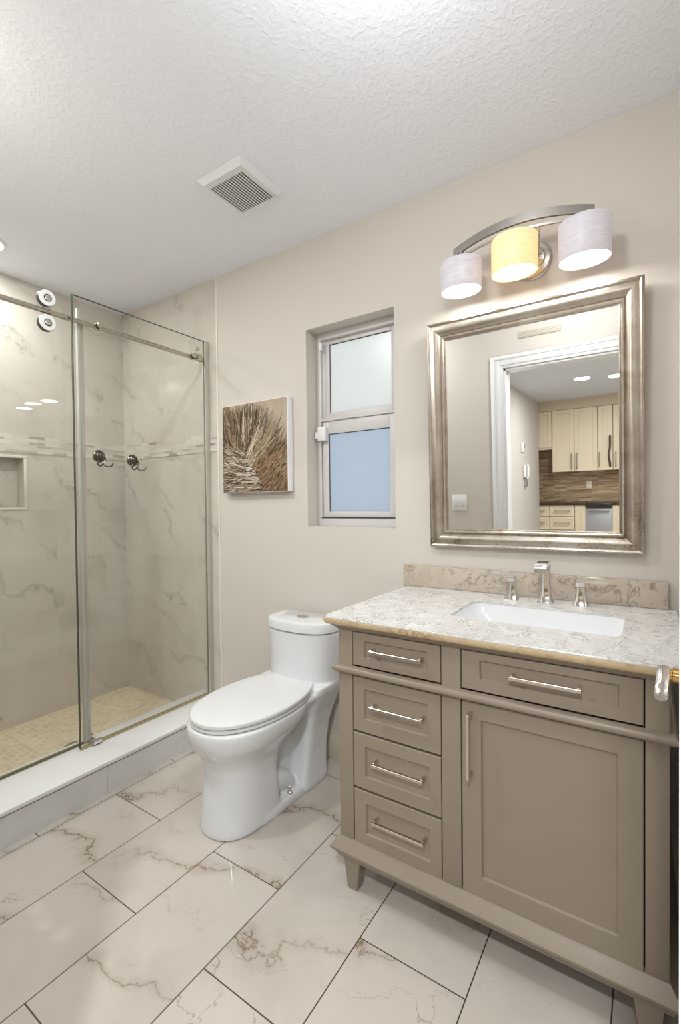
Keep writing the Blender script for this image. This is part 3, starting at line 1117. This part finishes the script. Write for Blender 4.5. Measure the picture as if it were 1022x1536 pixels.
cut(ct, lambda q: loft(q, [rrect(SX0, SX1, SY0, SY1, .80), rrect(SX0, SX1, SY0, SY1, .95)]))
for p in ct.data.polygons:     # the vertical front and left faces show the honey coloured edge
    pass
ct.data.shade_smooth()
ct.data.set_sharp_from_angle(angle=math.radians(30))
tag(ct, 'white and grey veined marble countertop with a sink cutout on the vanity', 'countertop')
ct['_w'] = (0, 0, 0)
b = bmesh.new()
mould(b, [(-.06, .8635), (.019, .8635), (.0235, .8655), (.0265, .870), (.029, .874), (.031, .880), (.0306, .8853), (-.06, .8853)], VX0 - .008, VX1 + .010, VY - .002, -.0015)
obj('honed_edge', b, MAT['counteredge'], ct)
b = bmesh.new()
box(b, .404, 1.354, -.022, -.0015, .8925, .982, .002)
tag(obj('backsplash', b, MAT['splash']), 'beige brown veined marble backsplash strip along the wall behind the faucet', 'backsplash')

# sink
b = bmesh.new()
ins = [(-.012, .8850, 0), (.0005, .8850, 0), (.006, .860, 0), (.018, .80, .05), (.035, .765, .075), (.075, .752, .10), (.18, .748, .10)]
rings = []
for d, z, lx in ins:
    dd = min(d, .12)
    rings.append(rrect(SX0 + dd + lx * .9, SX1 - dd - lx * .15, SY0 + dd, SY1 - dd, z, max(.006, .034 - max(0, dd) * .2)))
out = [rrect(SX0 - .012, SX1 + .012, SY0 - .012, SY1 + .012, .8635), rrect(SX0 + .01, SX1 - .01, SY0 + .01, SY1 - .01, .78), rrect(SX0 + .05, SX1 - .05, SY0 + .05, SY1 - .05, .735)]
loft(b, out[::-1] + rings)
sk = obj('undermount_sink', b, MAT['porcelain'], ang=50)
tag(sk, 'white rectangular undermount sink set in the marble countertop', 'sink')
sk['_w'] = (0, 0, 0)
b = bmesh.new()
lathe(b, (1.02, -.32, .7485), (0, 0, 1), [(0, .022), (.003, .022), (.004, .015)], 24)
obj('sink_drain', b, MAT['chrome'], sk)

# faucet
fa = thing('faucet', 'chrome three-piece widespread faucet with square spout and two levers', 'faucet', (.993, -.085, .892))


def sqring(cx, cy, z, hx, hy, r=.004):
    return rrect(cx - hx, cx + hx, cy - hy, cy + hy, z, r, 3)


b = bmesh.new()
x = .993
loft(b, [sqring(x, -.085, z, hx, hy) for z, hx, hy in ((.8925, .025, .025), (.899, .0235, .0235), (.912, .019, .0185), (.935, .0165, .0155), (.97, .0155, .014), (1.01, .0155, .014), (1.03, .0158, .015))])
# gooseneck cap going forward: strip profile in y-z, width x
prof_top = smooth_path([(0, -.071, 1.022), (0, -.078, 1.036), (0, -.100, 1.041), (0, -.140, 1.040), (0, -.168, 1.036), (0, -.182, 1.024), (0, -.186, 1.006)], 4)
rs = []
for i, q in enumerate(prof_top):
    d = (prof_top[min(i + 1, len(prof_top) - 1)] - prof_top[max(i - 1, 0)]).normalized()
    nn = Vector((0, d.z, -d.y))
    if nn.z > 0:
        nn = -nn
    if i > 20:
        nn = Vector((0, abs(d.z), abs(d.y) * -1))
    th = .012 + .010 * max(0, 1 - i / 8)
    w = .0165 + .003 * i / len(prof_top)
    a, c = q, q + nn * th
    rs.append([Vector((x - w, a.y, a.z)), Vector((x + w, a.y, a.z)), Vector((x + w, c.y, c.z)), Vector((x - w, c.y, c.z))])
loft(b, rs)
obj('spout', b, MAT['chrome'], fa, ang=40)
for hx, s in ((.876, -1), (1.106, 1)):
    b = bmesh.new()
    y = -.085
    loft(b, [sqring(hx, y, z, a, c) for z, a, c in ((.8925, .0235, .0225), (.899, .022, .021), (.912, .018, .017), (.935, .0155, .0145), (.955, .0145, .0135))])
    loft(b, [sqring(hx, y, z, .0147, .0137, .003) for z in (.9565, .972)])
    loft(b, [[Vector((hx + s * (-.012), y - .011, zz)) for zz in (.972,)][0:0] or p for p in (
        [Vector((hx - s * .013, y - .011, .9725)), Vector((hx - s * .013, y + .011, .9725)), Vector((hx - s * .013, y + .011, .978)), Vector((hx - s * .013, y - .011, .978))],
        [Vector((hx + s * .03, y - .010, .9725)), Vector((hx + s * .03, y + .010, .9725)), Vector((hx + s * .03, y + .010, .980)), Vector((hx + s * .03, y - .010, .980))],
        [Vector((hx + s * .082, y - .008, .974)), Vector((hx + s * .082, y + .008, .974)), Vector((hx + s * .082, y + .008, .980)), Vector((hx + s * .082, y - .008, .980))])])
    obj('lever_handle', b, MAT['chrome'], fa, ang=30)

# ================================================================== MIRROR
mi = thing('wall_mirror', 'rectangular mirror in a wide worn silver frame above the vanity', 'mirror', (.913, -.003, 1.070))
mx0, mx1, mz0, mz1 = .536, 1.290, 1.070, 1.984
FW = .074
prof = [(0, 0), (0, .028), (.003, .033), (.008, .035), (.012, .033), (.015, .029), (.019, .030), (.026, .032), (.034, .031), (.042, .027), (.050, .020), (.054, .016),
        (.056, .018), (.060, .021), (.064, .020), (.067, .016), (.069, .013), (.0715, .014), (.074, .012), (.074, .0)]
b = bmesh.new()
rings = []
for cx, cz, dx, dz in ((mx0, mz0, 1, 1), (mx1, mz0, -1, 1), (mx1, mz1, -1, -1), (mx0, mz1, 1, -1)):
    rings.append([Vector((cx + dx * t, -.004 - h, cz + dz * t)) for t, h in prof])
R = [[b.verts.new(p) for p in r] for r in rings]
n = len(prof)
for k in range(4):
    A, B = R[k], R[(k + 1) % 4]
    for i in range(n):
        j = (i + 1) % n
        b.faces.new((A[i], A[j], B[j], B[i]))
fr_o = obj('mirror_frame', b, MAT['frame'], mi, ang=28)
b = bmesh.new()
box(b, mx0 + FW - .004, mx1 - FW + .004, -.0125, -.006, mz0 + FW - .004, mz1 - FW + .004)
obj('mirror_glass', b, MAT['mirror'], mi, smooth=False)
mi.rotation_euler = (math.radians(1.6), 0, 0)

# ================================================================== VANITY LIGHT
vl = thing('vanity_light', 'three-shade wall light on a curved nickel bar above the mirror', 'wall light', (.912, 0, 2.20))
b = bmesh.new()
NB = 28
top, rs = [], []
for i in range(NB + 1):
    t = i / NB * 2 - 1
    x = .912 + t * .240
    y = -.110 - .035 * (1 - t * t)
    z = 2.196 + .030 * (1 - t * t)
    rs.append([Vector((x, y - .004, z)), Vector((x, y + .006, z)), Vector((x, y + .006, z + .030)), Vector((x, y - .004, z + .030))])
loft(b, rs)
obj('arched_bar', b, MAT['barmetal'], vl)
b = bmesh.new()     # lower inner bow with the arms
rs = []
for i in range(NB + 1):
    t = i / NB * 2 - 1
    x = .912 + t * .205
    y = -.106 - .030 * (1 - t * t)
    z = 2.190 + .012 * (1 - t * t)
    rs.append([Vector((x, y - .004, z)), Vector((x, y + .004, z)), Vector((x, y + .004, z + .008)), Vector((x, y - .004, z + .008))])
loft(b, rs)
for s in (-1, 1):
    tube(b, [(.912 + s * .045, -.022, 2.15), (.912 + s * .055, -.06, 2.175), (.912 + s * .07, -.128, 2.205)], .006, 10)
obj('bow_arm', b, MAT['nickel'], vl)
b = bmesh.new()
lathe(b, (.935, -.0005, 2.150), (0, -1, 0), [(0, .072), (.006, .072), (.010, .066), (.016, .064), (.018, .050), (.024, .046)], 40)
obj('backplate', b, MAT['nickel'], vl)
for cx, cy, zb, m, ht, rad in ((.703, -.118, 2.055, 'shade_cool', .112, .078), (.905, -.148, 2.056, 'shade_warm', .125, .078), (1.122, -.118, 2.050, 'shade_cool', .130, .080)):
    b = bmesh.new()
    ro = rad
    k = .80                                   # slightly oval drums
    def ring(r, z):
        return [Vector((cx + r * math.cos(2 * PI * i / 48), cy + r * k * math.sin(2 * PI * i / 48), z)) for i in range(48)]
    loft(b, [ring(ro - .006, zb + .002), ring(ro - .002, zb), ring(ro, zb + .003), ring(ro, zb + ht - .006), ring(ro - .004, zb + ht), ring(.018, zb + ht + .001),
             ring(.018, zb + ht - .004), ring(ro - .008, zb + ht - .008), ring(ro - .006, zb + .004)], cap=False)
    sh_o = obj('lamp_shade', b, MAT[m], vl)
    b = bmesh.new()
    loft(b, [ring(.002, zb + .006), ring(ro - .008, zb + .006), ring(ro - .008, zb + .012), ring(.002, zb + .012)])
    obj('lamp_diffuser', b, MAT['diff'], sh_o)
    b = bmesh.new()
    lathe(b, (cx, cy, zb + ht - .002), (0, 0, 1), [(0, .020), (.004, .020), (.008, .012), (2.196 + .010 - zb - ht, .010)], 24)
    obj('socket', b, MAT['barmetal'], vl)

# ================================================================== WALL ART
art = thing('canvas_print', 'square canvas print of brown spiky grass on the wall left of the window', 'picture', (-.464, -.002, 1.558))
ax0, ax1, az0, az1, ay = -.702, -.226, 1.318, 1.800, -.042
b = bmesh.new()
box(b, ax0, ax1, ay, -.002, az0, az1, .002)
obj('stretched_canvas', b, MAT['canvas'], art)


def print_mat():
    m, nt, bs = newmat('printed_canvas')
    a = nt.nodes.new('ShaderNodeVertexColor')
    a.layer_name = 'Col'
    nt.links.new(a.outputs[0], bs.inputs['Base Color'])
    bs.inputs['Roughness'].default_value = .55
    return m


bm = bmesh.new()
cl = bm.loops.layers.float_color.new('Col')
PW, PH = ax1 - ax0 - .006, az1 - az0 - .004
lay = [0]


def pface(pts, col):
    lay[0] += 1
    y = ay - .0004 - lay[0] * 4e-7
    pts = [(min(1, max(0, u)), min(1, max(0, v))) for u, v in pts]
    try:
        f = bm.faces.new([bm.verts.new((ax0 + .003 + u * PW, y, az0 + .002 + v * PH)) for u, v in pts])
    except ValueError:
        return
    c = lin(col)
    for lp in f.loops:
        lp[cl] = c


def blade(u, v, ang, ln, w, col, bend=0.0):
    """tapered blade as quads"""
    k = 5
    L, R_ = [], []
    x, y, a = u, v, ang
    for i in range(k + 1):
        ww = w * (1 - i / k) ** .7 * (.6 + .4 * min(1, i + .5))
        L.append((x - math.sin(a) * ww, y + math.cos(a) * ww))
        R_.append((x + math.sin(a) * ww, y - math.cos(a) * ww))
        x += math.cos(a) * ln / k
        y += math.sin(a) * ln / k
        a += bend / k
    if all(p[0] < 0 or p[0] > 1 or p[1] < 0 or p[1] > 1 for p in L):
        return
    for i in range(k):
        q = [L[i], L[i + 1], R_[i + 1], R_[i]]
        if all(0 <= p[0] <= 1 and 0 <= p[1] <= 1 for p in q):
            pface(q, col)


def vary(c, s):
    d = random.uniform(-s, s)
    return [max(0, min(255, v + d)) for v in c]


for i in range(16):      # blurred backdrop bands
    for j in range(16):
        f = mnoise.noise(Vector((i * .2, j * .2, 0)))
        c = [v + 18 * f for v in ((176, 160, 138) if i + j > 16 else (128, 108, 84))]
        pface([(i / 16, j / 16), ((i + 1) / 16, j / 16), ((i + 1) / 16, (j + 1) / 16), (i / 16, (j + 1) / 16)], c)
DK, MD, LT, WH, OR = (58, 42, 28), (112, 88, 62), (166, 142, 110), (204, 190, 166), (150, 116, 80)
for i in range(900):     # tall spikes fanning up
    t = random.random()
    bu = random.gauss(.36, .13)
    bv = random.uniform(.28, .52)
    a = math.radians(112 - (bu) * 45 + random.gauss(0, 13) - 8)
    ln = random.uniform(.35, .72) * (1.0 if bu < .5 else .75)
    col = vary(random.choice((DK, DK, DK, MD, MD, LT, LT, WH)), 14)
    blade(bu, bv, a, ln, random.uniform(.003, .009), col, random.uniform(-.12, .12))
for i in range(260):     # spikes leaning out to the right
    bu, bv = random.gauss(.45, .1), random.uniform(.25, .45)
    a = math.radians(random.uniform(28, 72))
    blade(bu, bv, a, random.uniform(.3, .6), random.uniform(.002, .006), vary(random.choice((MD, LT, WH, DK)), 14), random.uniform(-.2, .3))
for i in range(260):     # tall ones at the left edge
    bu, bv = random.uniform(-.05, .3), random.uniform(.3, .5)
    a = math.radians(random.uniform(84, 118))
    blade(bu, bv, a, random.uniform(.3, .62), random.uniform(.002, .007), vary(random.choice((MD, DK, DK, LT)), 14), random.uniform(-.1, .3))
for i in range(620):     # orange-brown tufts lower right
    bu = random.uniform(.34, 1.0)
    bv = random.uniform(-.05, .14 + .36 * min(1, (bu - .3) * 2.2))
    a = math.radians(random.uniform(10, 80))
    blade(bu, bv, a, random.uniform(.06, .22), random.uniform(.003, .007), vary(random.choice((OR, MD, DK, LT, OR)), 18), random.uniform(-.6, .3))
for i in range(700):     # pale wavy blades sweeping to lower left
    bu = random.uniform(.15, .62)
    bv = random.uniform(0.0, .44 - max(0, bu - .38) * 1.4)
    base = 172 + (bv - .25) * -60
    a = math.radians(base + random.gauss(0, 10))
    blade(bu, bv, a, random.uniform(.2, .45), random.uniform(.003, .008), vary(random.choice((DK, (150, 132, 112), (186, 172, 154), (206, 194, 178), (96, 76, 56))), 14), random.uniform(-.5, .5))
for i in range(12):      # heart highlights
    bu, bv = random.gauss(.42, .05), random.gauss(.30, .05)
    a = math.radians(random.uniform(10, 110))
    blade(bu, bv, a, random.uniform(.15, .4), random.uniform(.002, .004), vary(WH, 14), random.uniform(-.2, .2))
obj('printed_picture', bm, print_mat(), art, smooth=False)

# ================================================================== CEILING THINGS
fan = thing('exhaust_fan_cover', 'square white slatted exhaust fan cover on the textured ceiling', 'vent', (-.098, -.474, ZC))
b = bmesh.new()
X0, X1, Y0, Y1 = -.222, .024, -.597, -.352
sx0, sx1, sy0, sy1 = -.196, -.014, -.552, -.368
r0 = lambda a, c, d, e, z: [Vector((a, d, z)), Vector((c, d, z)), Vector((c, e, z)), Vector((a, e, z))]
loft(b, [r0(X0, X1, Y0, Y1, ZC - .0005), r0(X0, X1, Y0, Y1, ZC - .004), r0(X0 + .018, X1 - .018, Y0 + .018, Y1 - .018, ZC - .022),
         r0(sx0, sx1, sy0, sy1, ZC - .022), r0(sx0, sx1, sy0, sy1, ZC - .008)])
obj('cover_frame', b, MAT['vent'], fan, ang=20)
b = bmesh.new()
box(b, sx0 + .0005, sx1 - .0005, sy0 + .0005, sy1 - .0005, ZC - .0195, ZC - .0182)
obj('dark_opening', b, MAT['black'], fan)
ns = 14
for i in range(ns + 1):
    xx = sx0 + (sx1 - sx0) * i / ns
    b = bmesh.new()
    w = .0029
    box(b, max(sx0, xx - w), min(sx1, xx + w), sy0, sy1, ZC - .0222, ZC - .0197)
    obj('slat', b, MAT['vent'], fan)

names = ['round recessed ceiling light over the shower at the left edge', 'recessed ceiling light seen in the mirror nearer the door casing',
         'recessed ceiling light deeper in the kitchen, at the mirror right edge', 'added unseen recessed hall ceiling light just outside the doorway', 'added unseen recessed kitchen ceiling light on the far right side',
         'added unseen recessed bathroom ceiling light between the shower curb and the doorway wall']
for (x, y, z, p, s), lab in zip(DOWN, names):
    dl = thing('recessed_ceiling_light', lab, 'ceiling light', (x, y, z), 'recessed ceiling lights')
    b = bmesh.new()
    lathe(b, (x, y, z - .0005), (0, 0, -1), [(0, .092), (.004, .092), (.006, .086), (.006, .078), (.003, .076)], 40)
    obj('trim_ring', b, MAT['white'], dl)
    b = bmesh.new()
    lathe(b, (x, y, z - .0070), (0, 0, -1), [(0, .074), (.002, .074)], 40)
    obj('light_lens', b, MAT['can'], dl)

dm = thing('added_ceiling_light', 'added unseen round white glass ceiling light on a short stem near the doorway', 'ceiling light', (ADDED_DOME[0], ADDED_DOME[1], ZC))  # body of the added dome light, outside the view
b = bmesh.new()
lathe(b, (ADDED_DOME[0], ADDED_DOME[1], ZC - .0005), (0, 0, -1), [(0, .06), (.012, .06), (.020, .05), (.022, .010), (.085, .010), (.086, .02), (.092, .02)], 40)
obj('ceiling_pan', b, MAT['nickel'], dm)
b = bmesh.new()
lathe(b, (ADDED_DOME[0], ADDED_DOME[1], ZC - .0925), (0, 0, -1), [(0, .112), (.03, .116), (.065, .108), (.092, .085), (.108, .045), (.112, .004)], 40)
dmo = obj('glass_bowl', b, glass('opal_bowl', (0.92, 0.92, 0.92, 1), 0.5), dm)

# ================================================================== THINGS SEEN IN THE MIRROR
b = bmesh.new()
sw = thing('light_switch', 'white double rocker switch plate on the wall beside the doorway, seen in mirror', 'switch', (.112, YF, 1.165))
box(b, .055, .168, YF + .0005, YF + .006, 1.105, 1.225, .002)
obj('switch_plate', b, MAT['white'], sw)
for x in (.088, .135):
    b = bmesh.new()
    box(b, x - .013, x + .013, YF + .0062, YF + .010, 1.135, 1.195, .0015)
    obj('rocker', b, MAT['vent'], sw)
gr = thing('wall_grille', 'narrow beige air grille high on the wall above the doorway, seen in mirror', 'vent', (.69, YF, 2.315))
b = bmesh.new()
box(b, .556, .823, YF + .0005, YF + .008, 2.290, 2.335, .002)
obj('grille_plate', b, simple('grille_paint', (196, 186, 172), .6), gr)
b = bmesh.new()
for k in range(4):
    box(b, .566, .813, YF + .0082, YF + .011, 2.297 + k * .009, 2.300 + k * .009)
obj('louvres', b, simple('grille_paint_light', (205, 196, 182), .6), gr)

th = thing('thermostat', 'white thermostat on the hall wall, higher of two devices seen in mirror', 'thermostat', (XC, -4.27, 1.69))
b = bmesh.new()
box(b, XC + .0005, XC + .018, -4.36, -4.20, 1.635, 1.755, .004)
obj('thermostat_body', b, MAT['white'], th)
b = bmesh.new()
box(b, XC + .0182, XC + .022, -4.345, -4.30, 1.69, 1.74, .002)
obj('display', b, MAT['steel'], th)
ph = thing('wall_phone', 'white wall phone on the hall wall below the thermostat, seen in mirror', 'phone', (XC, -4.40, 1.38))
b = bmesh.new()
box(b, XC + .0005, XC + .035, -4.50, -4.28, 1.32, 1.48, .012, 3)
obj('phone_body', b, MAT['white'], ph)
b = bmesh.new()
tube(b, [(XC + .045, -4.33, 1.49), (XC + .055, -4.33, 1.44), (XC + .055, -4.33, 1.36), (XC + .045, -4.33, 1.31)], .014, 12)
obj('handset', b, MAT['vent'], ph)
b = bmesh.new()
box(b, XC + .0005, XC + .025, -4.44, -4.33, 1.20, 1.30, .003)
obj('phone_dock', b, MAT['steel'], ph)

KM = MAT['cream']


def kcab(name, lab, cat, x0, x1, z0, z1, doors, grp, yb=-5.628):
    t = thing(name, lab, cat, ((x0 + x1) / 2, YK - .16, z0), grp)
    b = bmesh.new()
    box(b, x0, x1, yb, YK - .034, z0, z1, .001)
    obj('cabinet_body', b, KM, t)
    for kind, a, c, d, e, hs in doors:
        b = bmesh.new()
        shaker(b, a + .003, c - .003, d + .003, e - .003, YK - .012, YK - .033, .05 if kind == 'cabinet_door' else .03, .05 if kind == 'cabinet_door' else .03, .05 if e - d > .3 else .03, .05 if e - d > .3 else .03, .007, 1)
        dd = obj(kind, b, KM, t)
        for (p, q) in hs:
            b = bmesh.new()
            pull(b, p, q, .025, YK - .0122, 1, .007)
            obj('bar_pull', b, MAT['barmetal'], dd)
    return t


kcab('wall_cabinet', 'short cream wall cabinet at the left end of the kitchen, seen in mirror', 'cabinet', -.20, .172, 1.70, 2.233, [('cabinet_door', -.2, .172, 1.725, 2.233, [])], 'cream kitchen wall cabinets')
kcab('wall_cabinet', 'wide cream wall cabinet with a pair of tall doors, seen in mirror', 'cabinet', .175, .738, 1.375, 2.233,
     [('cabinet_door', .175, .4565, 1.375, 2.233, [((.424, 1.415), (.424, 1.615))]), ('cabinet_door', .4565, .738, 1.375, 2.233, [((.488, 1.415), (.488, 1.615))])], 'cream kitchen wall cabinets')
kcab('wall_cabinet', 'narrow cream wall cabinet next to the paired doors, seen in mirror', 'cabinet', .741, .915, 1.375, 2.233,
     [('cabinet_door', .741, .915, 1.375, 2.233, [((.762, 1.43), (.762, 1.615))])], 'cream kitchen wall cabinets')
kcab('wall_cabinet', 'cream wall cabinet at the right edge of the mirror view', 'cabinet', .918, 1.35, 1.375, 2.233,
     [('cabinet_door', .918, 1.35, 1.375, 2.233, [((.95, 1.42), (.95, 1.605))])], 'cream kitchen wall cabinets')
b = bmesh.new()
tube(b, [(.884, YK - .006, 1.42), (.884, YK + .02, 1.46), (.876, YK + .035, 1.52), (.872, YK + .035, 1.60), (.884, YK + .03, 1.68), (.884, YK + .012, 1.81), (.884, YK - .006, 1.815)], .013, 12)
tag(obj('appliance_handle', b, simple('dark_steel', (96, 84, 72), .3, metal=.6)), 'long dark curved handle on the narrow kitchen cabinet, seen in mirror', 'handle')

kcab('base_cabinet', 'cream base cabinet with a stack of narrow drawers by the hall wall, seen in mirror', 'cabinet', -.3, .130, .10, .905,
     [('cabinet_drawer', -.3, .130, .750, .905, [((-.16, .83), (.06, .83))]), ('cabinet_drawer', -.3, .130, .56, .745, [((-.16, .66), (.06, .66))]), ('cabinet_drawer', -.3, .13, .11, .555, [])], 'cream kitchen base cabinets')
kcab('base_cabinet', 'cream base cabinet with wide drawers below the paired wall doors, seen in mirror', 'cabinet', .134, .450, .10, .905,
     [('cabinet_drawer', .134, .450, .750, .905, [((.20, .83), (.385, .83))]), ('cabinet_drawer', .134, .450, .56, .745, [((.20, .66), (.385, .66))]), ('cabinet_drawer', .134, .45, .11, .555, [])], 'cream kitchen base cabinets')
kcab('base_cabinet', 'cream base cabinet with a plain door beside the oven, seen in mirror', 'cabinet', .454, .590, .10, .905,
     [('cabinet_door', .454, .590, .11, .905, [])], 'cream kitchen base cabinets')
kcab('base_cabinet', 'cream base cabinet right of the oven at the mirror edge', 'cabinet', .905, 1.35, .10, .905,
     [('cabinet_door', .905, 1.35, .11, .905, [])], 'cream kitchen base cabinets')
ov = thing('oven_range', 'pale steel oven with dark top edge set in the kitchen counter, seen in mirror', 'oven', (.747, YK - .16, 0))
b = bmesh.new()
box(b, .594, .901, -5.62, YK + .0, .02, .868, .004)
obj('oven_body', b, MAT['steel'], ov)
b = bmesh.new()
box(b, .594, .901, -5.62, YK + .03, .870, .935, .006)
obj('cooktop', b, simple('dark_cooktop', (44, 36, 32), .25), ov)
b = bmesh.new()
pull(b, (.63, .83), (.865, .83), .03, YK + .0005, 1, .008)
obj('oven_handle', b, MAT['barmetal'], ov)
for x0, x1, lab in ((-.3, .592, 'dark granite kitchen counter left of the oven, seen in mirror'), (.903, 1.36, 'dark granite kitchen counter right of the oven, seen in mirror')):
    b = bmesh.new()
    box(b, x0, x1, -5.628, YK + .012, .908, .942, .003)
    tag(obj('kitchen_counter', b, MAT['darkstone']), lab, 'countertop', 'kitchen counters')
b = bmesh.new()
box(b, -.3, 1.36, -5.628, -5.618, .943, 1.70)
struct(obj('trim_kitchen_tile', b, MAT['ksplash']))
ol = thing('wall_outlet', 'cream outlet plate on the brown mosaic kitchen backsplash, seen in mirror', 'outlet', (.60, -5.617, 1.18))
b = bmesh.new()
box(b, .575, .64, -5.6175, -5.612, 1.125, 1.235, .002)
obj('outlet_plate', b, MAT['cream'], ol)
for z in (1.155, 1.205):
    b = bmesh.new()
    box(b, .593, .622, -5.6118, -5.609, z - .014, z + .014, .002)
    obj('socket_face', b, MAT['vent'], ol)

for o in bpy.data.objects:
    if '_w' in o:
        del o['_w']
